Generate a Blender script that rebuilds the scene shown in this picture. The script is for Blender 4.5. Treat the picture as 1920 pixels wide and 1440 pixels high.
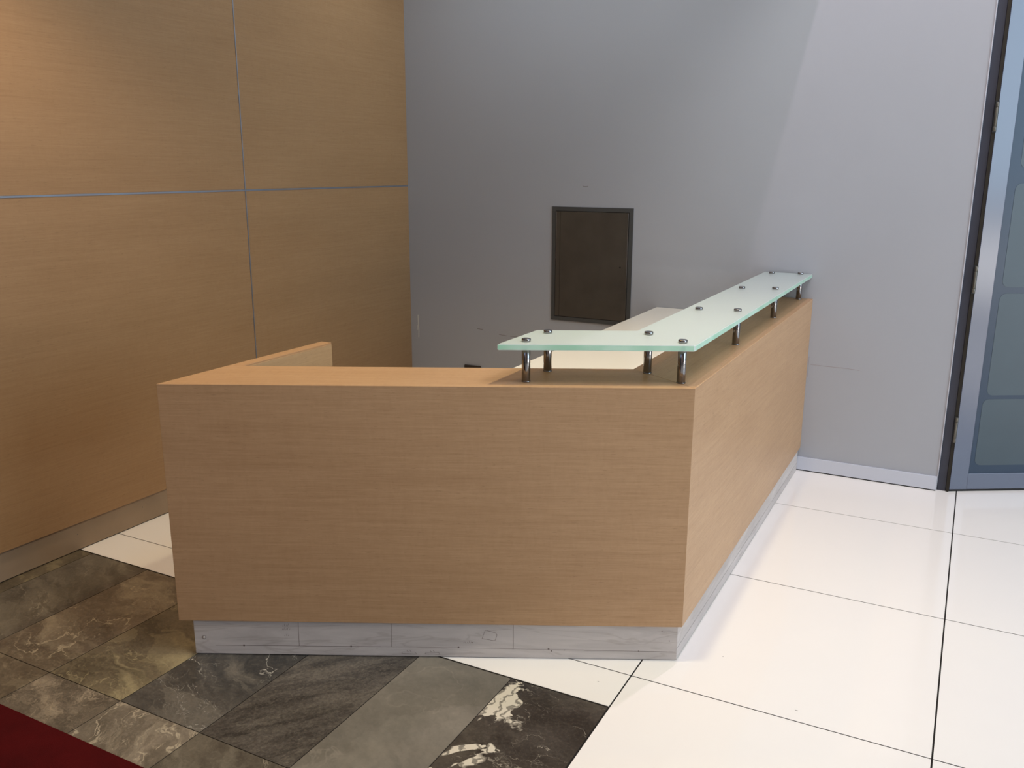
import bpy, bmesh, math, random
from mathutils import Vector, Matrix
random.seed(4)
for o in list(bpy.data.objects): bpy.data.objects.remove(o)
SC = bpy.context.scene
COL = SC.collection

# ------------------------------------------------------------------ camera
def make_camera():
    F = Vector((-0.44974, 0.86082, -0.23819)); R = Vector((0.88593, 0.46381, 0.00345)); U = Vector((-0.11344, 0.20947, 0.97121))
    F.normalize(); R = (R - F * R.dot(F)).normalized(); U = R.cross(F).normalized()
    cd = bpy.data.cameras.new('camera'); co = bpy.data.objects.new('camera', cd); COL.objects.link(co)
    m = Matrix((R, U, -F)).transposed().to_4x4(); m.translation = Vector((0.7277, -2.6302, 1.6209))
    co.matrix_world = m
    cd.sensor_width = 36.0; cd.lens = 36.0 * 1647.8 / 1920.0
    cd.clip_start = 0.05; cd.clip_end = 100
    SC.camera = co
make_camera()

# ------------------------------------------------------------------ colour management, world, lights
SC.view_settings.view_transform = 'Standard'
SC.view_settings.look = 'None'
SC.view_settings.gamma = 1.0
SC.view_settings.use_curve_mapping = False
SC.view_settings.exposure = 0.05

W = bpy.data.worlds.new('world'); SC.world = W; W.use_nodes = True
W.node_tree.nodes['Background'].inputs[0].default_value = (0.62, 0.72, 0.9, 1)
W.node_tree.nodes['Background'].inputs[1].default_value = 0.6

def area(name, loc, target, sx, sy, power, col, spread=180):
    l = bpy.data.lights.new(name, 'AREA'); l.shape = 'RECTANGLE'; l.size = sx; l.size_y = sy
    l.energy = power; l.color = col; l.spread = math.radians(spread)
    o = bpy.data.objects.new(name, l); COL.objects.link(o); o.location = loc
    o.rotation_euler = (Vector(target) - Vector(loc)).to_track_quat('-Z', 'Y').to_euler()
    return o
def spot(name, loc, target, power, col, angle, blend=0.6, radius=0.05):
    l = bpy.data.lights.new(name, 'SPOT'); l.energy = power; l.color = col
    l.spot_size = math.radians(angle); l.spot_blend = blend; l.shadow_soft_size = radius
    o = bpy.data.objects.new(name, l); COL.objects.link(o); o.location = loc
    o.rotation_euler = (Vector(target) - Vector(loc)).to_track_quat('-Z', 'Y').to_euler()
    return o
# daylight through the hall's window on the right, then added fill lights
area('daylight_right', (6.35, -0.3, 2.5), (0, -0.3, 1.2), 4.6, 3.0, 232, (0.62, 0.82, 1.0))      # upper panes: sky
area('daylight_street', (6.35, -0.3, 0.6), (0, -0.3, 0.6), 4.6, 0.75, 82, (1.0, 0.96, 0.92))     # lower panes: street
area('warm_rear_fill', (2.4, -7.8, 2.0), (1.2, 0, 0.9), 5.0, 3.2, 26, (1, 0.5, 0.3))  # warm fill added behind the camera, no known source there
area('overhead_fill', (1.6, -0.4, 5.0), (1.2, 0.2, 0.0), 1.6, 1.6, 98, (0.95, 0.94, 0.97))  # unseen area light added overhead as fill
area('cool_front_fill', (-1.5, -5.5, 2.8), (-1.0, 0, 0.9), 2.0, 1.0, 8, (0.4, 0.6, 1))  # cool fill added out of view, aimed at the desk
# warm downlights in the lowered ceiling
spot('downlight_a', (-0.15, -0.10, 2.88), (-0.6, 0.1, 0.9), 86, (1, 0.88, 0.58), 95, 0.9, 0.04)
spot('downlight_b', (-0.95, 0.55, 2.88), (-0.95, 0.45, 0.0), 17, (1, 0.6, 0.2), 110, 0.9, 0.05)
spot('downlight_c', (-2.05, -0.9, 2.88), (-2.2, 0.0, 0.3), 80, (1, 0.77, 0.56), 90, 1.0, 0.05)
spot('downlight_d', (-1.9, -2.2, 2.88), (-2.0, -2.2, 0.0), 50, (1, 0.7, 0.36), 120, 1.0, 0.05)
# high hall lamp whose beam is cut by the edge of the lowered ceiling
spot('hall_lamp', (0.42, 1.45, 5.0), (0.35, 1.75, 1.0), 170, (1, 0.8, 0.92), 80, 0.8, 0.03)
# unseen fill added under the lowered ceiling to brighten the back wall
area('back_wall_fill', (-1.3, 1.55, 2.93), (-1.3, 1.75, 1.6), 2.2, 0.12, 6.5, (0.85, 0.93, 1))

# ------------------------------------------------------------------ helpers
def srgb(r, g, b):
    f = lambda c: (c / 255) / 12.92 if c / 255 <= 0.04045 else ((c / 255 + 0.055) / 1.055) ** 2.4
    return (f(r), f(g), f(b), 1)
def newmat(name):
    m = bpy.data.materials.new(name); m.use_nodes = True
    nt = m.node_tree; return m, nt, nt.nodes['Principled BSDF']
def plain(name, col, rough=0.5, metal=0.0, spec=0.5, coat=0.0, bump=0.0, bscale=200, var=0.0, vscale=4):
    m, nt, b = newmat(name)
    b.inputs['Base Color'].default_value = col; b.inputs['Roughness'].default_value = rough
    b.inputs['Metallic'].default_value = metal; b.inputs['Specular IOR Level'].default_value = spec
    b.inputs['Coat Weight'].default_value = coat; b.inputs['Coat Roughness'].default_value = 0.05
    tc = nt.nodes.new('ShaderNodeTexCoord')
    if var > 0:
        n = nt.nodes.new('ShaderNodeTexNoise'); n.inputs['Scale'].default_value = vscale; n.inputs['Detail'].default_value = 5
        nt.links.new(tc.outputs['Object'], n.inputs['Vector'])
        mr = nt.nodes.new('ShaderNodeMapRange'); mr.inputs['From Min'].default_value = 0.3; mr.inputs['From Max'].default_value = 0.7
        mr.inputs['To Min'].default_value = 1 - var; mr.inputs['To Max'].default_value = 1 + var
        nt.links.new(n.outputs['Fac'], mr.inputs['Value'])
        mx = nt.nodes.new('ShaderNodeVectorMath'); mx.operation = 'SCALE'; mx.inputs[0].default_value = col[:3]
        nt.links.new(mr.outputs['Result'], mx.inputs['Scale']); nt.links.new(mx.outputs['Vector'], b.inputs['Base Color'])
    if bump > 0:
        n = nt.nodes.new('ShaderNodeTexNoise'); n.inputs['Scale'].default_value = bscale; n.inputs['Detail'].default_value = 3
        nt.links.new(tc.outputs['Object'], n.inputs['Vector'])
        bp = nt.nodes.new('ShaderNodeBump'); bp.inputs['Strength'].default_value = bump; bp.inputs['Distance'].default_value = 0.001
        nt.links.new(n.outputs['Fac'], bp.inputs['Height']); nt.links.new(bp.outputs['Normal'], b.inputs['Normal'])
    return m

def noise(nt, vec, scale, detail=4, rough=0.55, dist=0.0, stretch=None, rot=None, off=None):
    mp = nt.nodes.new('ShaderNodeMapping'); nt.links.new(vec, mp.inputs['Vector'])
    if stretch: mp.inputs['Scale'].default_value = stretch
    if rot: mp.inputs['Rotation'].default_value = rot
    if off: mp.inputs['Location'].default_value = off
    n = nt.nodes.new('ShaderNodeTexNoise'); n.inputs['Scale'].default_value = scale
    n.inputs['Detail'].default_value = detail; n.inputs['Roughness'].default_value = rough; n.inputs['Distortion'].default_value = dist
    nt.links.new(mp.outputs['Vector'], n.inputs['Vector']); return n.outputs['Fac']
def maprange(nt, v, a, b, c, d):
    m = nt.nodes.new('ShaderNodeMapRange'); nt.links.new(v, m.inputs['Value'])
    for k, x in zip(('From Min', 'From Max', 'To Min', 'To Max'), (a, b, c, d)): m.inputs[k].default_value = x
    return m.outputs['Result']
def math2(nt, op, a, b=None):
    m = nt.nodes.new('ShaderNodeMath'); m.operation = op
    for i, x in enumerate((a, b)):
        if x is None: continue
        if isinstance(x, (int, float)): m.inputs[i].default_value = x
        else: nt.links.new(x, m.inputs[i])
    return m.outputs[0]
def mixc(nt, fac, a, b):
    m = nt.nodes.new('ShaderNodeMix'); m.data_type = 'RGBA'
    if isinstance(fac, (int, float)): m.inputs[0].default_value = fac
    else: nt.links.new(fac, m.inputs[0])
    for i, x in ((6, a), (7, b)):
        if isinstance(x, tuple): m.inputs[i].default_value = x
        else: nt.links.new(x, m.inputs[i])
    return m.outputs[2]

def wood(name, dark, light, rough=0.42, figure=0.35):
    """quartered figured veneer, grain along local X"""
    m, nt, b = newmat(name)
    tc = nt.nodes.new('ShaderNodeTexCoord'); v = tc.outputs['Object']
    fine = noise(nt, v, 1.0, 5, 0.7, 0.35, (9, 260, 260))
    mid = noise(nt, v, 1.0, 4, 0.6, 0.5, (1.9, 75, 75), off=(3, 1, 2))
    fig = noise(nt, v, 1.0, 3, 0.6, 1.2, (46, 16, 16), off=(1, 5, 2))
    big = noise(nt, v, 1.0, 3, 0.5, 0.3, (1.6, 5, 5), off=(9, 4, 7))
    f = math2(nt, 'MULTIPLY', maprange(nt, fine, 0.3, 0.7, 0, 1), 0.42)
    f = math2(nt, 'ADD', f, math2(nt, 'MULTIPLY', maprange(nt, mid, 0.3, 0.7, 0, 1), 0.28))
    f = math2(nt, 'ADD', f, math2(nt, 'MULTIPLY', maprange(nt, fig, 0.3, 0.7, 0, 1), 0.13))
    f = math2(nt, 'ADD', f, math2(nt, 'MULTIPLY', maprange(nt, big, 0.3, 0.7, 0, 1), 0.20))
    col = mixc(nt, f, dark, light)
    # short dark flecks that follow the grain
    fl = noise(nt, v, 1.0, 2, 0.5, 0.0, (34, 330, 330), off=(4, 8, 1))
    flm = maprange(nt, fl, 0.63, 0.72, 0, 0.4)
    col = mixc(nt, flm, col, tuple(c * 0.62 for c in dark[:3]) + (1,))
    nt.links.new(col, b.inputs['Base Color'])
    b.inputs['Roughness'].default_value = rough; b.inputs['Specular IOR Level'].default_value = 0.4
    bp = nt.nodes.new('ShaderNodeBump'); bp.inputs['Strength'].default_value = 0.12; bp.inputs['Distance'].default_value = 0.0006
    nt.links.new(fine, bp.inputs['Height']); nt.links.new(bp.outputs['Normal'], b.inputs['Normal'])
    return m

def marble(name, dark, mid, light, rot=0.5, scale=5.0, stretch=3.0, vein=0.5, vwidth=0.012, seed=0, dist=1.2, veinc=None, cloud=0.5, speck=0.2, patch=0.3, grit=0.3, band=None):
    m, nt, b = newmat(name)
    tc = nt.nodes.new('ShaderNodeTexCoord')
    mp = nt.nodes.new('ShaderNodeMapping'); nt.links.new(tc.outputs['Object'], mp.inputs['Vector'])
    mp.inputs['Rotation'].default_value = (0, 0, rot); mp.inputs['Location'].default_value = (seed * 3.17, seed * 1.71, seed)
    v0 = mp.outputs['Vector']
    # domain warp so that the bands fold over one another
    wn = nt.nodes.new('ShaderNodeTexNoise'); wn.inputs['Scale'].default_value = scale * 1.3; wn.inputs['Detail'].default_value = 5; wn.inputs['Roughness'].default_value = 0.6
    nt.links.new(v0, wn.inputs['Vector'])
    sc = nt.nodes.new('ShaderNodeVectorMath'); sc.operation = 'MULTIPLY_ADD'
    nt.links.new(wn.outputs['Color'], sc.inputs[0]); sc.inputs[1].default_value = (0.16 * dist,) * 3; nt.links.new(v0, sc.inputs[2])
    st = nt.nodes.new('ShaderNodeMapping'); nt.links.new(sc.outputs['Vector'], st.inputs['Vector']); st.inputs['Scale'].default_value = (1, stretch, 1)
    v = st.outputs['Vector']
    a = noise(nt, v, scale, 8, 0.66, 0.3)
    c1 = mixc(nt, maprange(nt, a, 0.40, 0.60, 0, 1), dark, mid)
    c = noise(nt, v, scale * 0.8, 7, 0.6, 0.5, off=(seed + 5, 2, 0))
    c1 = mixc(nt, maprange(nt, c, 0.54, 0.68, 0, cloud), c1, light)
    # crisp-edged patches
    p = noise(nt, v, scale * 0.7, 5, 0.55, 0.6, off=(seed, 9, 3))
    c1 = mixc(nt, maprange(nt, p, 0.535, 0.55, 0, patch), c1, tuple(x * 0.55 for x in dark[:3]) + (1,))
    c1 = mixc(nt, maprange(nt, p, 0.44, 0.425, 0, patch * 0.6), c1, light)
    f = noise(nt, v0, scale * 26, 4, 0.75, 0.4, off=(2, seed, 0))
    c1 = mixc(nt, maprange(nt, f, 0.5, 0.78, 0, speck), c1, light)
    c1 = mixc(nt, maprange(nt, f, 0.5, 0.22, 0, speck * 1.5), c1, tuple(x * 0.5 for x in dark[:3]) + (1,))
    g2 = noise(nt, v, scale * 7, 5, 0.7, 0.3, off=(2, seed, 4))
    c1 = mixc(nt, maprange(nt, g2, 0.56, 0.72, 0, grit), c1, light)
    # thin veins along contours of a folded field
    for k, (fs, wf) in enumerate(((0.9, 1.0), (2.2, 0.6))):
        n1 = noise(nt, v, scale * fs, 5, 0.55, 0.5, off=(7, seed * 2 + 1 + k, k))
        r = math2(nt, 'ABSOLUTE', math2(nt, 'SUBTRACT', n1, 0.5))
        vm = maprange(nt, r, 0.0, vwidth * wf, 1, 0)
        gate = maprange(nt, noise(nt, v, scale * 0.8, 2, 0.5, 0.3, off=(11, 3 + seed, k)), 0.50, 0.58, 0, vein * (1.0 if k == 0 else 0.6))
        c1 = mixc(nt, math2(nt, 'MULTIPLY', vm, gate), c1, veinc or light)
    if band:
        bx, bw = band
        sx = nt.nodes.new('ShaderNodeSeparateXYZ'); nt.links.new(tc.outputs['Object'], sx.inputs[0])
        wv = noise(nt, tc.outputs['Object'], 5.0, 4, 0.6, 1.0, off=(seed, 1, 1))
        d = math2(nt, 'ABSOLUTE', math2(nt, 'ADD', math2(nt, 'SUBTRACT', sx.outputs[0], bx), math2(nt, 'MULTIPLY', math2(nt, 'SUBTRACT', wv, 0.5), 0.32)))
        inb = maprange(nt, d, bw * 0.75, bw, 1, 0)
        gt = maprange(nt, noise(nt, tc.outputs['Object'], 7.0, 3, 0.6, 1.2, off=(4, seed, 2)), 0.50, 0.515, 0, 0.95)
        w2 = nt.nodes.new('ShaderNodeTexWave'); w2.inputs['Scale'].default_value = 9; w2.inputs['Distortion'].default_value = 9; w2.inputs['Detail'].default_value = 4; w2.inputs['Detail Scale'].default_value = 2.5
        nt.links.new(tc.outputs['Object'], w2.inputs['Vector'])
        vc = mixc(nt, maprange(nt, w2.outputs['Fac'], 0.05, 0.35, 0, 1), tuple(x * 0.35 for x in veinc[:3]) + (1,), veinc)
        c1 = mixc(nt, math2(nt, 'MULTIPLY', inb, gt), c1, vc)
    nt.links.new(c1, b.inputs['Base Color'])
    b.inputs['Roughness'].default_value = 0.33; b.inputs['Specular IOR Level'].default_value = 0.45
    bp = nt.nodes.new('ShaderNodeBump'); bp.inputs['Strength'].default_value = 0.15; bp.inputs['Distance'].default_value = 0.001
    nt.links.new(a, bp.inputs['Height']); nt.links.new(bp.outputs['Normal'], b.inputs['Normal'])
    return m

# --- mesh building
class MB:
    def __init__(s): s.bm = bmesh.new()
    def prism(s, poly, z0, z1, mi=0, bevel=0.0, mat=None):
        b = s.bm
        area2 = sum(poly[i][0] * poly[(i + 1) % len(poly)][1] - poly[(i + 1) % len(poly)][0] * poly[i][1] for i in range(len(poly)))
        if area2 < 0: poly = poly[::-1]
        lo = [b.verts.new((x, y, z0)) for x, y in poly]; hi = [b.verts.new((x, y, z1)) for x, y in poly]
        fs = [b.faces.new(hi), b.faces.new(lo[::-1])]
        n = len(poly)
        for i in range(n): fs.append(b.faces.new((lo[i], lo[(i + 1) % n], hi[(i + 1) % n], hi[i])))
        for f in fs: f.material_index = mi
        if bevel > 0:
            es = set(e for f in fs for e in f.edges)
            r = bmesh.ops.bevel(b, geom=list(es), offset=bevel, segments=2, affect='EDGES', profile=0.5)
            for f in r['faces']: f.material_index = mi
            vs = set(v for f in fs if f.is_valid for v in f.verts) | set(r['verts'])
        else: vs = set(lo + hi)
        if mat is not None: bmesh.ops.transform(b, matrix=mat, verts=[v for v in vs if v.is_valid])
        return s
    def box(s, x0, x1, y0, y1, z0, z1, mi=0, bevel=0.0, mat=None):
        return s.prism([(x0, y0), (x1, y0), (x1, y1), (x0, y1)], z0, z1, mi, bevel, mat)
    def cyl(s, cx, cy, z0, z1, r, seg=32, mi=0, bevel=0.0, mat=None):
        poly = [(cx + r * math.cos(2 * math.pi * i / seg), cy + r * math.sin(2 * math.pi * i / seg)) for i in range(seg)]
        b = s.bm
        prof = [(z0, r)] if bevel == 0 else [(z0, r - bevel), (z0 + bevel, r)]
        prof += [(z1, r)] if bevel == 0 else [(z1 - bevel, r), (z1, r - bevel)]
        rings = [[b.verts.new((cx + rr * math.cos(2 * math.pi * i / seg), cy + rr * math.sin(2 * math.pi * i / seg), z)) for i in range(seg)] for z, rr in prof]
        for A, B in zip(rings, rings[1:]):
            for i in range(seg):
                f = b.faces.new((A[i], A[(i + 1) % seg], B[(i + 1) % seg], B[i])); f.smooth = True; f.material_index = mi
        b.faces.new(rings[-1]).material_index = mi; b.faces.new(rings[0][::-1]).material_index = mi
        if mat is not None: bmesh.ops.transform(b, matrix=mat, verts=[v for R in rings for v in R])
        return s
    def build(s, name, mats, parent=None, loc=(0, 0, 0), rotz=0.0):
        me = bpy.data.meshes.new(name); s.bm.normal_update(); s.bm.to_mesh(me); s.bm.free()
        if not isinstance(mats, (list, tuple)): mats = [mats]
        for m in mats: me.materials.append(m)
        o = bpy.data.objects.new(name, me); COL.objects.link(o)
        o.location = loc; o.rotation_euler = (0, 0, rotz)
        if parent: o.parent = parent
        return o
def tag(o, label=None, cat=None, group=None, kind=None):
    for k, v in (('label', label), ('category', cat), ('group', group), ('kind', kind)):
        if v: o[k] = v
    return o
def empty(name, loc=(0, 0, 0), rotz=0.0):
    o = bpy.data.objects.new(name, None); COL.objects.link(o); o.location = loc; o.rotation_euler = (0, 0, rotz)
    o.empty_display_size = 0.1; return o

# ------------------------------------------------------------------ materials
M_wall = plain('painted_wall', srgb(163, 165, 170), 0.55, bump=0.12, bscale=350, var=0.015, vscale=2)
M_chip = plain('bare_plaster', srgb(205, 205, 198), 0.8)
M_smudge = plain('wall_smudge', srgb(122, 118, 116), 0.7)
M_crack = plain('hairline', srgb(150, 140, 138), 0.7)
M_ceil = plain('ceiling_paint', srgb(225, 222, 216), 0.8)
M_base = plain('baseboard_metal', srgb(196, 200, 210), 0.35, metal=0.15, spec=0.5)
M_black = plain('dark_gap', srgb(18, 17, 17), 0.7)
M_wood = wood('veneer_desk', srgb(154, 118, 83), srgb(188, 152, 115))
M_woodw = wood('veneer_wall', srgb(141, 108, 73), srgb(166, 133, 96), rough=0.38)
M_woodlit = wood('veneer_lit', srgb(166, 134, 98), srgb(190, 158, 120), rough=0.5)
M_alu = plain('joint_aluminium', srgb(175, 182, 195), 0.3, metal=0.9)
M_white = plain('white_laminate', srgb(232, 226, 214), 0.25, spec=0.5)

def floor_white():
    m, nt, b = newmat('white_tile')
    tc = nt.nodes.new('ShaderNodeTexCoord')
    n = noise(nt, tc.outputs['Object'], 1.2, 3, 0.5)
    nt.links.new(mixc(nt, n, srgb(228, 224, 219), srgb(236, 231, 223)), b.inputs['Base Color'])
    b.inputs['Roughness'].default_value = 0.1; b.inputs['Specular IOR Level'].default_value = 0.5
    return m
M_tile = floor_white()
M_dot = plain('floor_speck', srgb(150, 144, 138), 0.6)
M_grout = plain('dark_grout', srgb(34, 30, 27), 0.85, spec=0.2)
M_grout2 = plain('marble_grout', srgb(38, 34, 28), 0.8)

def plinth_mat():
    m, nt, b = newmat('raw_plywood')
    tc = nt.nodes.new('ShaderNodeTexCoord'); v = tc.outputs['Object']
    w = noise(nt, v, 1.0, 5, 0.6, 1.4, (2.2, 16, 16))
    g = noise(nt, v, 1.0, 3, 0.5, 2.2, (1.3, 7, 9), off=(2, 2, 2))
    r = math2(nt, 'ABSOLUTE', math2(nt, 'SUBTRACT', g, 0.5))
    col = mixc(nt, maprange(nt, w, 0.3, 0.7, 0, 1), srgb(170, 162, 158), srgb(194, 186, 181))
    col = mixc(nt, maprange(nt, r, 0, 0.02, 0.35, 0), col, srgb(146, 134, 126))
    nt.links.new(col, b.inputs['Base Color']); b.inputs['Roughness'].default_value = 0.5
    return m
M_ply = plinth_mat()
M_pencil = plain('pencil_line', srgb(112, 100, 96), 0.8)
M_screw = plain('screw_head', srgb(215, 208, 200), 0.4, metal=0.2)

def steel():
    m, nt, b = newmat('brushed_steel')
    tc = nt.nodes.new('ShaderNodeTexCoord')
    n = noise(nt, tc.outputs['Object'], 1.0, 3, 0.6, 0, (60, 60, 1200))
    b.inputs['Base Color'].default_value = srgb(138, 136, 136); b.inputs['Metallic'].default_value = 1.0
    nt.links.new(maprange(nt, n, 0.2, 0.8, 0.13, 0.16), b.inputs['Roughness'])
    return m
M_steel = steel()

def glass_top_mat():
    m, nt, b = newmat('frosted_mint_glass')
    b.inputs['Base Color'].default_value = srgb(228, 237, 239)
    b.inputs['Roughness'].default_value = 0.35; b.inputs['Specular IOR Level'].default_value = 0.5
    b.inputs['Coat Weight'].default_value = 0.8; b.inputs['Coat Roughness'].default_value = 0.04
    tl = nt.nodes.new('ShaderNodeBsdfTranslucent'); tl.inputs[0].default_value = srgb(226, 236, 222)
    mx = nt.nodes.new('ShaderNodeMixShader'); mx.inputs[0].default_value = 0.25
    tr = nt.nodes.new('ShaderNodeBsdfTransparent'); tr.inputs[0].default_value = srgb(222, 236, 226)
    mx2 = nt.nodes.new('ShaderNodeMixShader'); mx2.inputs[0].default_value = 0.13
    out = nt.nodes['Material Output']
    nt.links.new(b.outputs[0], mx.inputs[1]); nt.links.new(tl.outputs[0], mx.inputs[2])
    nt.links.new(mx.outputs[0], mx2.inputs[1]); nt.links.new(tr.outputs[0], mx2.inputs[2])
    nt.links.new(mx2.outputs[0], out.inputs['Surface'])
    return m
M_glass = glass_top_mat()
def glass_edge_mat():
    m, nt, b = newmat('mint_glass_edge')
    tc = nt.nodes.new('ShaderNodeTexCoord')
    n = noise(nt, tc.outputs['Object'], 6, 2, 0.5)
    nt.links.new(mixc(nt, maprange(nt, n, 0.4, 0.6, 0, 1), srgb(168, 218, 190), srgb(196, 232, 212)), b.inputs['Base Color'])
    b.inputs['Roughness'].default_value = 0.12; b.inputs['Transmission Weight'].default_value = 0.25
    b.inputs['IOR'].default_value = 1.5
    return m
M_gedge = glass_edge_mat()
M_panel = plain('dark_steel_panel', srgb(82, 77, 70), 0.3, metal=0.35, var=0.12, vscale=7)
M_pframe = plain('dark_steel_frame', srgb(78, 80, 80), 0.36, metal=0.3, var=0.05)
M_socket = plain('dark_plastic', srgb(52, 44, 38), 0.4)
M_doorf = plain('anodised_aluminium', srgb(78, 84, 102), 0.2, spec=0.75)
M_jamb = plain('jamb_metal', srgb(62, 64, 74), 0.45, metal=0.3)
M_seal = plain('rubber_seal', srgb(46, 42, 36), 0.8, spec=0.2)
M_hinge = plain('hinge_metal', srgb(104, 101, 92), 0.4, metal=0.5)
M_pane = plain('tinted_glass', srgb(40, 56, 74), 0.3, spec=0.3)
M_film = plain('frosted_film', srgb(56, 70, 78), 0.45, spec=0.5, var=0.05, vscale=5)

def carpet_mat():
    m, nt, b = newmat('red_carpet_pile')
    tc = nt.nodes.new('ShaderNodeTexCoord'); v = tc.outputs['Object']
    n = noise(nt, v, 900, 2, 0.5); n2 = noise(nt, v, 6, 4, 0.6)
    f = math2(nt, 'ADD', math2(nt, 'MULTIPLY', n, 0.6), math2(nt, 'MULTIPLY', n2, 0.5))
    nt.links.new(mixc(nt, maprange(nt, f, 0.3, 0.8, 0, 1), srgb(54, 5, 7), srgb(84, 12, 14)), b.inputs['Base Color'])
    b.inputs['Roughness'].default_value = 0.95; b.inputs['Specular IOR Level'].default_value = 0.1
    bp = nt.nodes.new('ShaderNodeBump'); bp.inputs['Strength'].default_value = 0.6; bp.inputs['Distance'].default_value = 0.002
    nt.links.new(n, bp.inputs['Height']); nt.links.new(bp.outputs['Normal'], b.inputs['Normal'])
    return m
M_carpet = carpet_mat()

MAR = [
    marble('marble_black', srgb(40, 36, 33), srgb(62, 57, 52), srgb(112, 104, 90), rot=0.2, scale=3.4, stretch=1.5, vein=0.8, vwidth=0.006, seed=1.3, veinc=srgb(205, 197, 178), cloud=0.35, speck=0.3, patch=0.2, grit=0.12, band=(-0.395, 0.055)),
    marble('marble_smooth', srgb(100, 96, 87), srgb(124, 118, 107), srgb(148, 140, 127), rot=0.9, scale=1.8, stretch=1.3, vein=0.35, vwidth=0.006, seed=2.1, dist=1.0, cloud=0.5, speck=0.16, patch=0.22, grit=0.12),
    marble('marble_streaked', srgb(52, 49, 46), srgb(84, 79, 73), srgb(126, 119, 106), rot=-0.95, scale=4.0, stretch=4.5, vein=0.3, vwidth=0.008, seed=3.9, dist=0.5, cloud=0.3, speck=0.5, patch=0.2, grit=0.4),
    marble('marble_charcoal', srgb(56, 55, 53), srgb(86, 82, 76), srgb(138, 131, 118), rot=0.5, scale=3.2, stretch=2.2, vein=0.7, vwidth=0.006, seed=5.2, veinc=srgb(208, 204, 192), cloud=0.4, speck=0.2, patch=0.35, grit=0.2),
    marble('marble_olive', srgb(74, 66, 53), srgb(102, 92, 74), srgb(160, 148, 114), rot=0.3, scale=3.2, stretch=2.6, vein=0.6, vwidth=0.008, seed=6.6, cloud=0.6, speck=0.2, patch=0.35, grit=0.2),
    marble('marble_brown', srgb(84, 74, 61), srgb(108, 96, 80), srgb(168, 155, 128), rot=0.4, scale=3.4, stretch=1.8, vein=0.9, vwidth=0.012, seed=7.7, cloud=0.5, speck=0.2, patch=0.25, grit=0.3),
    marble('marble_taupe', srgb(74, 68, 59), srgb(98, 91, 79), srgb(142, 134, 117), rot=0.5, scale=3.2, stretch=3.0, vein=0.8, vwidth=0.008, seed=8.4, cloud=0.45, speck=0.2, patch=0.25, grit=0.2),
    marble('marble_pebbled', srgb(82, 74, 64), srgb(112, 102, 88), srgb(168, 153, 130), rot=0.3, scale=5.5, stretch=1.6, vein=0.6, vwidth=0.015, seed=9.5, cloud=0.6, speck=0.3, patch=0.35, grit=0.4),
    marble('marble_beige', srgb(96, 88, 76), srgb(124, 114, 100), srgb(178, 166, 144), rot=1.1, scale=3.2, stretch=2.6, vein=0.9, vwidth=0.014, seed=10.5, cloud=0.6, speck=0.2, patch=0.3, grit=0.25),
]

# ------------------------------------------------------------------ floor
WY = 2.219           # face of the back wall
def floor():
    f = MB()
    # grout bed
    f.box(-2.75, 6.6, -8.2, 7.0, -0.03, -0.0009, 1)
    gx, gy = 0.0052, 0.0042
    gx0, gy0, S = -0.1172, -0.1578, 0.9
    def tile(x0, x1, y0, y1, mi=0):
        f.box(x0 + gx / 2, x1 - gx / 2, y0 + gy / 2, y1 - gy / 2, -0.0009, 0.0, mi)
    xs = [gx0 + S * i for i in range(-3, 9)]; ys = [gy0 + S * j for j in range(-9, 9)]
    for xi in range(len(xs) - 1):
        for yi in range(len(ys) - 1):
            x0, x1, y0, y1 = xs[xi], xs[xi + 1], ys[yi], ys[yi + 1]
            if y0 > gy0 - 0.01:                       # rows behind the front line
                if x1 < gx0 + 0.01:                   # left part has no upright joints near the desk
                    continue
                tile(x0, min(x1, 6.6), y0, min(y1, 7.0))
            elif x0 > gx0 - 0.01: tile(x0, min(x1, 6.6), y0, y1)
    # left of the long joint: wide boards of white tile
    for j in range(0, 8):
        tile(-2.75, gx0, gy0 + S * j, min(gy0 + S * (j + 1), 7.0))
    tile(-2.75, gx0, -0.3536, gy0)
    # marble field
    mw, ml, y0 = 0.3408, 0.6868, -0.3536
    style = {0: [0, 1, 2, 3, 4, 5, 6, 4], 1: [1, 0, 6, 8, 7, 5, 6, 8]}
    gm = 0.0030
    for r in range(0, 11):
        for i in range(0, 8):
            x1 = gx0 - mw * i; x0 = max(x1 - mw, -2.75)
            ya = y0 - ml * (r + 1); yb = y0 - ml * r
            mi = style[r][i] if r < 2 else (i * 5 + r * 3) % 9
            f.box(x0 + gm / 2, x1 - gm / 2 - (0.002 if i == 0 else 0), ya + gm / 2, yb - gm / 2 - (0.004 if r == 0 else 0), -0.0009, 0.0, 2 + mi)
    # specks on the white tiles
    for x, y, s in ((0.66, -0.36, 0.006), (-0.05, -0.86, 0.004), (-0.2, -0.24, 0.0025), (0.12, 0.1, 0.003), (0.4, -0.1, 0.004)):
        f.box(x - s, x + s, y - s * 0.4, y + s * 0.4, -0.001, 0.0003, 11)
    o = f.build('floor', [M_tile, M_grout] + MAR + [M_dot])
    tag(o, 'white polished floor tiles meeting a field of dark marble slabs', kind='structure')
floor()

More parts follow.
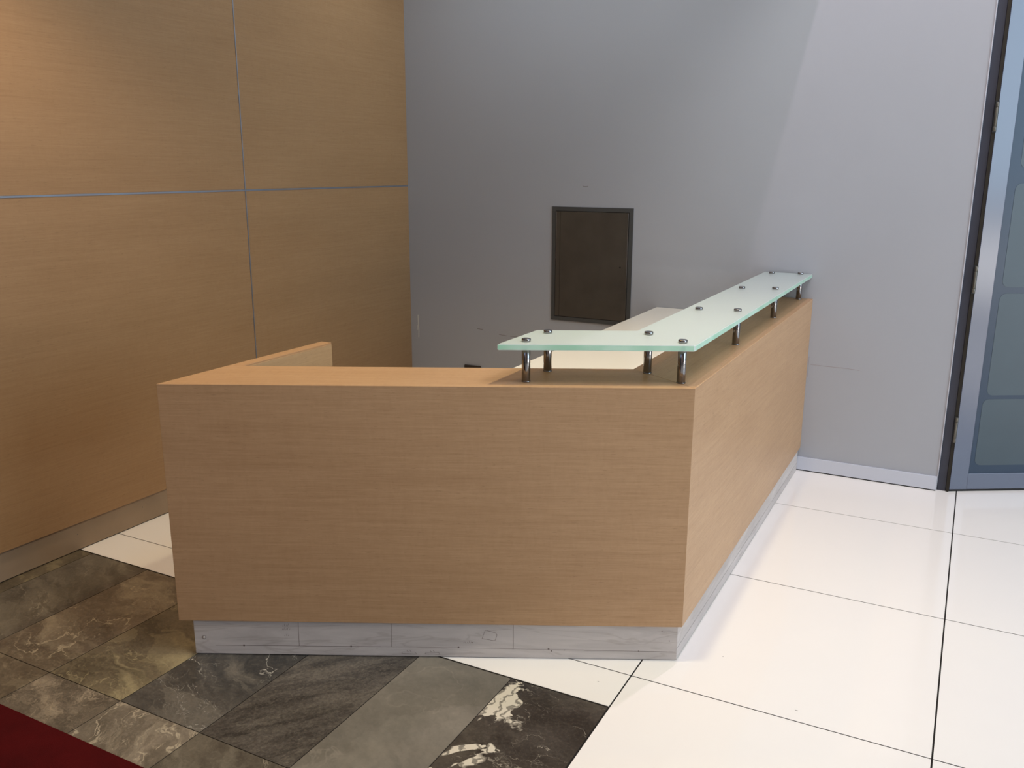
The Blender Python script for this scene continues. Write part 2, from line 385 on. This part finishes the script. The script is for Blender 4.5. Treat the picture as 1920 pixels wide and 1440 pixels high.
# ------------------------------------------------------------------ shell
def pol(cx, cy, r, a): return (cx + r * math.cos(a), cy + r * math.sin(a))
def shell():
    w = MB()
    w.box(-2.75, 0.69, WY, WY + 0.2, 0.0, 5.2, 0)
    # plaster chips, scuffs and a hairline crack
    def mark(pts, wd, mi):
        for (x0, z0), (x1, z1) in zip(pts, pts[1:]):
            d = Vector((x1 - x0, z1 - z0)); n = Vector((-d.y, d.x)).normalized() * wd / 2
            poly = [(x0 + n.x, z0 + n.y), (x1 + n.x, z1 + n.y), (x1 - n.x, z1 - n.y), (x0 - n.x, z0 - n.y)]
            w.prism([(a, b) for a, b in poly], 0, 0.0005, mi, 0, Matrix.Translation((0, WY + 0.0001, 0)) @ Matrix.Rotation(math.pi / 2, 4, 'X'))
    mark([(-2.514, 0.672), (-2.513, 0.61), (-2.510, 0.57), (-2.512, 0.52)], 0.006, 1)
    mark([(-2.520, 0.60), (-2.519, 0.57)], 0.004, 1)
    mark([(-2.06, 0.617), (-2.02, 0.615)], 0.004, 2)
    mark([(-1.90, 0.592), (-1.86, 0.591), (-1.845, 0.588)], 0.003, 2)
    mark([(-1.82, 0.589), (-1.74, 0.588)], 0.003, 2)
    mark([(-1.345, 1.523), (-1.335, 1.520), (-1.31, 1.522)], 0.003, 2)
    mark([(0.01, 0.6), (0.08, 0.5975), (0.17, 0.598), (0.26, 0.594)], 0.0018, 3)
    mark([(-0.0, 0.64), (0.0, 0.53)], 0.0018, 3)
    o = w.build('wall_back', [M_wall, M_chip, M_smudge, M_crack]); tag(o, 'plain grey painted wall behind the reception desk', kind='structure')
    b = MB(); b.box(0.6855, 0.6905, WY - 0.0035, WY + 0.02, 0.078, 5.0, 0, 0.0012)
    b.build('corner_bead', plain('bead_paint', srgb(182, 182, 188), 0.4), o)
    b = MB(); b.box(-2.555, 0.686, WY - 0.014, WY, 0.006, 0.077, 0, 0.001); b.box(-2.555, 0.684, WY - 0.011, WY, 0.0, 0.0065, 1)
    tag(b.build('baseboard_back', [M_base, M_black]), 'pale grey metal baseboard along the grey wall', kind='structure')
    # left wall with veneer panels
    X = -2.570
    l = MB(); l.box(-2.75, X - 0.022, -8.0, WY, 0.0, 5.2)
    lw = l.build('wall_left', plain('dark_backing', srgb(70, 62, 54), 0.7)); tag(lw, 'wood veneer clad wall on the left', kind='structure')
    jy, jz = 0.767, 1.509
    ys = [(jy + 1.85, 0)]
    zs = [(0.1265, jz - 0.004), (jz + 0.004, jz + 1.37), (jz + 1.378, 5.2)]
    yy = [(jy + 0.003, WY), (jy - 2.4, jy - 0.003), (jy - 4.8, jy - 2.406), (-8.0, jy - 4.806)]
    for (a, c) in yy:
        for (z0, z1) in zs:
            # local X runs along the wall so the grain lies level
            p = MB(); p.box(0, c - a, 0, 0.022, 0, z1 - z0, 0, 0.0008)
            p.build('wood_panel', M_woodw, lw, loc=(X, a, z0), rotz=math.pi / 2)
    s = MB(); s.box(X - 0.018, X + 0.0015, -8.0, WY, jz - 0.0038, jz + 0.0038); s.build('joint_strip', M_alu, lw)
    s = MB(); s.box(X - 0.018, X + 0.002, jy - 0.0028, jy + 0.0028, 0.1265, 5.2); s.build('joint_strip', M_alu, lw)
    p = MB(); p.box(0, 10.2, 0.0, 0.012, 0.004, 0.1265, 0, 0.0008)
    for dx, z in ((-0.36 + 8, 0.074), (-0.02 + 8, 0.08), (7.1, 0.07)):
        p.cyl(0, 0, 0, 0.0005, 0.0028, 12, 1, 0, Matrix.Translation((dx, -0.0, z)) @ Matrix.Rotation(math.pi / 2, 4, 'X'))
    p.box(0, 10.2, 0.004, 0.012, 0.0, 0.0045, 2)
    tag(p.build('baseboard_left', [plain('stained_plywood', srgb(148, 128, 106), 0.5, var=0.08, vscale=6), M_pencil, M_black], loc=(X - 0.010, -8.0, 0), rotz=math.pi / 2), 'raw plywood kick board under the veneer wall', kind='structure')
    # lowered ceiling over the desk and high hall ceiling
    c = MB(); c.box(-2.75, 0.006, -8.0, WY, 2.95, 3.15)
    tag(c.build('ceiling', M_ceil), kind='structure')
    c = MB(); c.box(-2.75, 6.6, -8.2, 7.0, 5.2, 5.3)
    tag(c.build('ceiling_hall', M_ceil), kind='structure')
    # oblique wall beyond the door
    a = math.radians(30.4); D0 = Vector((0.748, 2.228)); d = Vector((math.cos(a), math.sin(a))); n = Vector((-d.y, d.x))
    P = D0 + d * 1.02; Q = D0 + d * 6.9
    r = MB(); r.prism([tuple(P), tuple(Q), tuple(Q + n * 0.2), tuple(P + n * 0.2)], 0, 5.2)
    r.prism([tuple(D0), tuple(P), tuple(P + n * 0.2), tuple(D0 + n * 0.2)], 2.82, 5.2)
    tag(r.build('wall_oblique', M_wall), 'grey wall continuing at an angle past the door', kind='structure')
    # far walls of the hall
    r = MB(); r.box(-2.75, 6.6, -8.2, -8.0, 0, 5.2); tag(r.build('wall_front', M_wall), kind='structure')
    r = MB(); r.box(6.6, 6.8, -8.2, 7.0, 0, 5.2); tag(r.build('wall_right', M_wall), kind='structure')
    for k, (x, y, hw, z0, z1, rot) in enumerate(((6.5, -0.3, 2.3, 0.2, 4.0, math.pi / 2), (2.4, -7.93, 2.55, 0.35, 3.65, 0))):  # second frame, unseen, surrounds the added warm fill
        fr = MB(); t = 0.05
        fr.box(-hw - t, hw + t, -0.06, 0.06, z0 - t, z0); fr.box(-hw - t, hw + t, -0.06, 0.06, z1, z1 + t)
        fr.box(-hw - t, -hw, -0.06, 0.06, z0, z1); fr.box(hw, hw + t, -0.06, 0.06, z0, z1)
        tag(fr.build('window_%d' % (k + 1), M_doorf, loc=(x, y, 0), rotz=rot), kind='structure')
shell()

# ------------------------------------------------------------------ glazed door at the right
def door():
    a = math.radians(30.4); D0 = (0.748, 2.228)
    j = MB(); j.box(0.692, 0.732, WY + 0.012, WY + 0.14, 0.0, 5.1, 0, 0.002)
    j.box(0.732, 0.7465, WY + 0.004, WY + 0.14, 0.0, 5.1, 1)
    tag(j.build('trim_1', [M_jamb, M_seal]), 'dark metal door jamb beside the grey wall', kind='structure')
    r = empty('door_1', (D0[0], D0[1], 0), a); tag(r, 'aluminium framed door with frosted dark glass', kind='structure')
    Wd, H, st, br, th = 1.0, 2.80, 0.092, 0.097, 0.05
    s = MB(); s.box(0.0, st, 0, th, 0.012, H, 0, 0.0015); s.build('stile', M_doorf, r)
    s = MB(); s.box(Wd - st, Wd, 0, th, 0.012, H, 0, 0.0015); s.build('stile', M_doorf, r)
    s = MB(); s.box(st, Wd - st, 0.0008, th - 0.001, 0.012, br, 0, 0.0015); s.build('bottom_rail', M_doorf, r)
    s = MB(); s.box(st, Wd - st, 0.0008, th - 0.001, H - br, H, 0, 0.0015); s.build('top_rail', M_doorf, r)
    s = MB(); s.box(0.004, Wd - 0.004, 0.006, th - 0.006, 0.0, 0.012); s.build('gap_shade', M_black, r)  # gap under the leaf: its shade put in as a black strip
    g = MB(); g.box(st - 0.004, Wd - st + 0.004, 0.010, 0.018, br - 0.004, H - br + 0.004); gp = g.build('glass_pane', M_pane, r)
    for z0, z1, x0 in ((0.140, 0.492, 0.122), (0.512, 1.030, 0.136), (1.062, 1.560, 0.140), (1.630, 2.120, 0.150), (2.17, 2.66, 0.15)):
        x1 = Wd - 0.13; rr = 0.032; pts = []
        for cx, cz, a0 in ((x1 - rr, z0 + rr, -90), (x1 - rr, z1 - rr, 0), (x0 + rr, z1 - rr, 90), (x0 + rr, z0 + rr, 180)):
            for k in range(7): pts.append(pol(cx, cz, rr, math.radians(a0 + 15 * k)))
        p = MB(); p.prism(pts, 0, 0.001, 0, 0, Matrix.Translation((0, 0.0099, 0)) @ Matrix.Rotation(math.pi / 2, 4, 'X'))
        p.build('frosted_panel', M_film, gp)
    for z in (0.270, 1.035, 1.798):
        h = MB()
        h.cyl(0, 0, z, z + 0.022, 0.0068, 16, 0, 0.001); h.cyl(0, 0, z + 0.023, z + 0.108, 0.0062, 16, 0, 0.0008); h.cyl(0, 0, z + 0.109, z + 0.131, 0.0068, 16, 0, 0.001)
        h.box(-0.0095, 0.0095, 0.001, 0.0055, z - 0.004, z + 0.135, 1)
        h.build('hinge', [M_hinge, M_black], r, loc=(-0.0095, -0.006, 0))
door()

# ------------------------------------------------------------------ reception desk
ZT, ZB = 0.9542, 0.1285
def desk():
    th = math.radians(26.45); c, s = math.cos(th), math.sin(th)
    u = Vector((-c, -s)); n = Vector((-s, c))
    def fr(t, dpt): p = u * t + n * dpt; return (p.x, p.y)      # point on the front counter, metres from the corner
    root = empty('reception_desk')
    tag(root, 'angled light wood reception desk with a raised frosted glass ledge on steel posts', 'reception desk')
    D, SD = 0.27, 0.265
    IC = fr((SD - 0.0 - D * s) / c if False else (SD - D * s) / c, D)   # inner corner of the counter
    tL = 1.700; xL = u.x * tL
    tI = (-xL - D * s) / c
    def loc_front(p):    # room -> frame whose X follows the front
        return (p[0] * c + p[1] * s, -p[0] * s + p[1] * c)
    poly = [(0, 0), fr(tL, 0), fr(tI, D), IC]
    m = MB(); m.prism([loc_front(p) for p in poly], ZB, ZT, 0, 0.0012)
    m.build('front_counter', M_wood, root, rotz=th)
    # side counter: X local follows room Y
    q = [(0, 0), IC, (-SD, WY - 0.002), (-0.006, WY - 0.002)]
    m = MB(); m.prism([(p[1], -p[0]) for p in q], ZB, ZT, 0, 0.0012)
    o = m.build('side_counter', M_wood, root, rotz=math.pi / 2); o.location = (0.0002, 0.0004, 0)
    # low return screen at the left end
    pL = fr(tI, D); t2 = (-(xL + 0.05) - D * s) / c; pI = fr(t2, D)
    q = [(xL, pL[1] + 0.0003), (xL + 0.05, pI[1] + 0.0003), (xL + 0.05, 0.047), (xL, 0.047)]
    m = MB(); m.prism([(p[1], -p[0]) for p in q], ZB, ZT, 0, 0.0012)
    o = m.build('return_panel', M_wood, root, rotz=math.pi / 2); o['label'] = 'thin return screen at the left end of the desk'
    # inner face of the return, paler: downlight brightness put into its colour
    m = MB(); m.box(pI[1] + 0.006, 0.044, -(xL + 0.0525), -(xL + 0.0501), ZB, ZT - 0.006, 0)
    m.build('lit_inner_face', M_woodlit, root, rotz=math.pi / 2)
    # plinth under the front, with its pencil marks, knots and screw
    ins = 0.007
    m = MB(); m.prism([loc_front(p) for p in [(-0.0145, -0.0145 * s / c + ins / c), fr(1.654, ins), fr(1.654 - 0.06, D - 0.01), (-0.2, IC[1])]], 0.0022, ZB - 0.0005, 0, 0.0008)
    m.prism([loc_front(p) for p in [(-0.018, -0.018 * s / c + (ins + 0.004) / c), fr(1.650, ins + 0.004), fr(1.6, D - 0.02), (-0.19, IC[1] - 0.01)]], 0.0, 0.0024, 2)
    T = Matrix.Translation((0, ins, 0)) @ Matrix.Rotation(math.pi / 2, 4, 'X')
    def line(pts, wd=0.0011, hgt=0.0003):
        for (x0, z0), (x1, z1) in zip(pts, pts[1:]):
            dd = Vector((x1 - x0, z1 - z0)); nn = Vector((-dd.y, dd.x)).normalized() * wd / 2
            m.prism([(x0 + nn.x, z0 + nn.y), (x1 + nn.x, z1 + nn.y), (x1 - nn.x, z1 - nn.y), (x0 - nn.x, z0 - nn.y)], 0, hgt, 1, 0, T)
    line([(-1.5847, 0.0339), (-1.0163, 0.0366)], 0.0014)
    line([(-1.0163, 0.0366), (-0.3235, 0.0345)], 0.0006); line([(-0.3235, 0.0333), (-0.0163, 0.0321)], 0.0011)
    line([(-1.2954, 0.126), (-1.2962, 0.0363)]); line([(-0.9791, 0.126), (-0.9798, 0.0372)]); line([(-0.566, 0.126), (-0.5656, 0.0356)])
    line([(-0.6717, 0.0722), (-0.6607, 0.1044), (-0.6282, 0.0959), (-0.6201, 0.087), (-0.6283, 0.0648), (-0.6717, 0.0722)], 0.0009)
    # small scribbled tick marks left by the joiner
    for x, z, k, h in ((-1.350, 0.108, 4, 0.011), (-1.352, 0.094, 5, 0.010), (-1.345, 0.072, 3, 0.008), (-0.735, 0.054, 5, 0.009)):
        for i in range(k): line([(x + i * 0.006, z), (x + i * 0.006 + 0.003, z + h * (0.6 + 0.4 * (i % 2)))], 0.0009)
    for x in (-0.925, -0.845):
        line([(x - 0.022, 0.012), (x - 0.018, 0.018), (x + 0.024, 0.018), (x + 0.03, 0.0105), (x - 0.022, 0.012)], 0.0008)
        line([(x - 0.004, 0.024), (x + 0.002, 0.018)], 0.0009); line([(x + 0.006, 0.025), (x + 0.012, 0.018)], 0.0009)
    for x, z, rr in ((-1.4863, 0.0344, 0.0034), (-1.1187, 0.0361, 0.0034), (-0.7519, 0.0387, 0.003), (-0.4459, 0.0364, 0.0032), (-0.4358, 0.0295, 0.0026), (-0.391, 0.0335, 0.0014), (-0.0389, 0.0729, 0.0019), (-0.0648, 0.1094, 0.0014), (-0.1409, 0.0332, 0.0022), (-0.704, 0.0565, 0.002)):
        m.cyl(0, 0, 0, 0.0004, rr, 12, 1, 0, T @ Matrix.Translation((x, z, 0)))
    pf = m.build('plinth', [M_ply, M_pencil, M_black], root, rotz=th)
    k = MB(); k.cyl(0, 0, 0.0, 0.0012, 0.0062, 20, 1, 0, T @ Matrix.Translation((-1.6206, 0.0637, 0))); k.cyl(0, 0, 0.0, 0.002, 0.0046, 20, 0, 0.0005, T @ Matrix.Translation((-1.6206, 0.0637, 0)))
    k.build('screw', [M_screw, M_pencil], pf)
    # plinth under the side run: two stacked boards
    m = MB(); m.box(0.003, WY - 0.016, 0.0148, 0.07, 0.0440, ZB - 0.0005, 0, 0.0006); m.box(0.003, WY - 0.016, 0.0148, 0.07, 0.0022, 0.0418, 0, 0.0006)
    m.box(0.004, WY - 0.017, 0.0160, 0.07, 0.0, 0.1, 1)
    m.build('plinth', [M_ply, M_black], root, rotz=math.pi / 2)
    # plinth under the return
    m = MB(); m.box(pI[1] + 0.02, 0.03, -(xL + 0.045), -(xL + 0.006), 0.0, ZB - 0.0005, 0)
    m.build('plinth', M_ply, root, rotz=math.pi / 2)
    # white worktop behind the counters
    wz = 0.847; xw = -0.852
    tw = (0.852 - (D + 0.0005) * s) / c; a0 = fr(tw, D + 0.0005)
    ti = (SD + 0.0006 - (D + 0.0005) * s) / c; a1 = fr(ti, D + 0.0005)
    m = MB(); m.prism([a0, a1, (-SD - 0.0006, WY - 0.002), (xw - 0.012, WY - 0.002)], wz - 0.03, wz, 0, 0.001)
    o = m.build('worktop', M_white, root); o['label'] = 'white laminate worktop behind the counter'
    m = MB(); m.box(xw + 0.02, xw + 0.045, 1.2, WY - 0.1, 0.0, wz - 0.0305, 0); m.build('worktop_support', M_white, root)
    # raised glass ledge
    gz0, gz1 = 1.0665, 1.0855
    gx = -0.012
    gp = [(-0.568, -0.2545), (gx, 0.0215), (gx - 0.006, WY - 0.006), (-0.264, WY - 0.02), (-0.262, 0.1825), (-0.568, 0.0305)]
    m = MB(); m.prism(gp, gz0, gz1, 0, 0.0)
    b = m.bm
    for f in b.faces:
        if abs(f.normal.z) < 0.5: f.material_index = 1
    b.normal_update()
    for f in b.faces: f.material_index = 1 if abs(f.normal.z) < 0.5 else 0
    # round the two free corners a little, then soften every rim
    ev = [e for e in b.edges if abs(e.verts[0].co.z - e.verts[1].co.z) > 0.01]
    bmesh.ops.bevel(b, geom=ev, offset=0.003, segments=3, affect='EDGES')
    b.normal_update()
    eh = [e for e in b.edges if len(e.link_faces) == 2 and abs(abs(e.link_faces[0].normal.z) - abs(e.link_faces[1].normal.z)) > 0.5]
    bmesh.ops.bevel(b, geom=eh, offset=0.0018, segments=2, affect='EDGES')
    m.build('glass_ledge', [M_glass, M_gedge], root)
    # steel posts with caps on the glass
    ps = [(-0.507, -0.170), (-0.510, -0.002), (-0.203, 0.133), (-0.0605, 0.048), (-0.062, 0.770), (-0.066, 1.500), (-0.072, 2.170), (-0.205, 0.735), (-0.207, 1.450), (-0.213, 2.135)]
    p0 = c0 = None
    for i, (x, y) in enumerate(ps):
        if i == 0:
            a = MB(); a.cyl(0, 0, 0, 0.004, 0.0148, 32, 0, 0.0008); a.cyl(0, 0, 0.004, gz0 - ZT, 0.0138, 36, 0, 0.0006)
            p0 = a.build('post', M_steel, root, loc=(x, y, ZT))
            a = MB(); a.cyl(0, 0, gz1 - ZT, gz1 - ZT + 0.0105, 0.0148, 36, 0, 0.0012); a.cyl(0, 0, gz0 - ZT, gz1 - ZT, 0.006, 16)
            c0 = a.build('cap', M_steel, p0)
        else:
            p = p0.copy(); COL.objects.link(p); p.parent = root; p.location = (x, y, ZT)
            cc = c0.copy(); COL.objects.link(cc); cc.parent = p
desk()

# ------------------------------------------------------------------ things on the wall and floor
def access_panel():
    x0, x1, z0, z1 = -1.5354, -1.0245, 0.7210, 1.4018
    r = empty('access_panel', ((x0 + x1) / 2, WY, z0)); tag(r, 'dark steel access panel set in the grey wall above the desk', 'access panel')
    cx = (x0 + x1) / 2; w = (x1 - x0) / 2; h = z1 - z0; t = 0.024
    f = MB()
    f.box(-w, w, -0.006, -0.0002, h - t, h, 0, 0.0008); f.box(-w, w, -0.006, -0.0002, 0, t, 0, 0.0008)
    f.box(-w, -w + t, -0.006, -0.0002, t, h - t, 0, 0.0008); f.box(w - t, w, -0.006, -0.0002, t, h - t, 0, 0.0008)
    f.box(-w + 0.002, w - 0.002, -0.002, -0.0002, 0.002, h - 0.002, 1)
    f.build('frame', [M_pframe, M_black], r)
    d = MB(); d.box(-w + t + 0.003, w - t - 0.0035, -0.0085, -0.0022, t + 0.003, h - t - 0.003, 0, 0.0012)
    d.box(w - t - 0.0062, w - t - 0.0045, -0.0090, -0.0080, t + 0.20, h - t - 0.004, 2)
    d.box(-w + t + 0.004, -w + t + 0.0054, -0.0090, -0.0080, h * 0.55, h - t - 0.004, 2)
    d.box(-w + t + 0.030, -w + t + 0.0318, -0.0089, -0.0080, t + 0.004, h - t - 0.004, 1)
    dd = d.build('panel_door', [M_panel, plain('panel_crease', srgb(38, 33, 30), 0.5, metal=0.5), M_alu], r)
    k = MB(); k.cyl(0, 0, 0, 0.0012, 0.0052, 16, 0, 0, Matrix.Translation((-1.0942 - cx, -0.0084, 1.0622 - z0)) @ Matrix.Rotation(math.pi / 2, 4, 'X'))
    k.build('keyhole', M_black, dd)
access_panel()

def socket():
    r = empty('wall_socket', (-2.093, WY, 0.290)); tag(r, 'dark socket low on the grey wall, mostly hidden behind the counter', 'socket')
    p = MB(); p.box(-0.061, 0.061, -0.012, -0.0002, 0, 0.082, 0, 0.003); p.build('cover_plate', M_socket, r)
    for x in (-0.03, 0.03):
        q = MB(); q.cyl(0, 0, 0, 0.002, 0.019, 24, 0, 0.0005, Matrix.Translation((x, -0.0118, 0.041)) @ Matrix.Rotation(math.pi / 2, 4, 'X')); q.build('outlet', M_black, r)
socket()

def carpet():
    m = MB(); m.box(-2.50, -0.35, -3.4, -1.2305, 0.0003, 0.007, 0, 0.002)
    o = m.build('red_carpet', M_carpet); tag(o, 'dark red carpet lying on the marble slabs at lower left', 'carpet')
carpet()
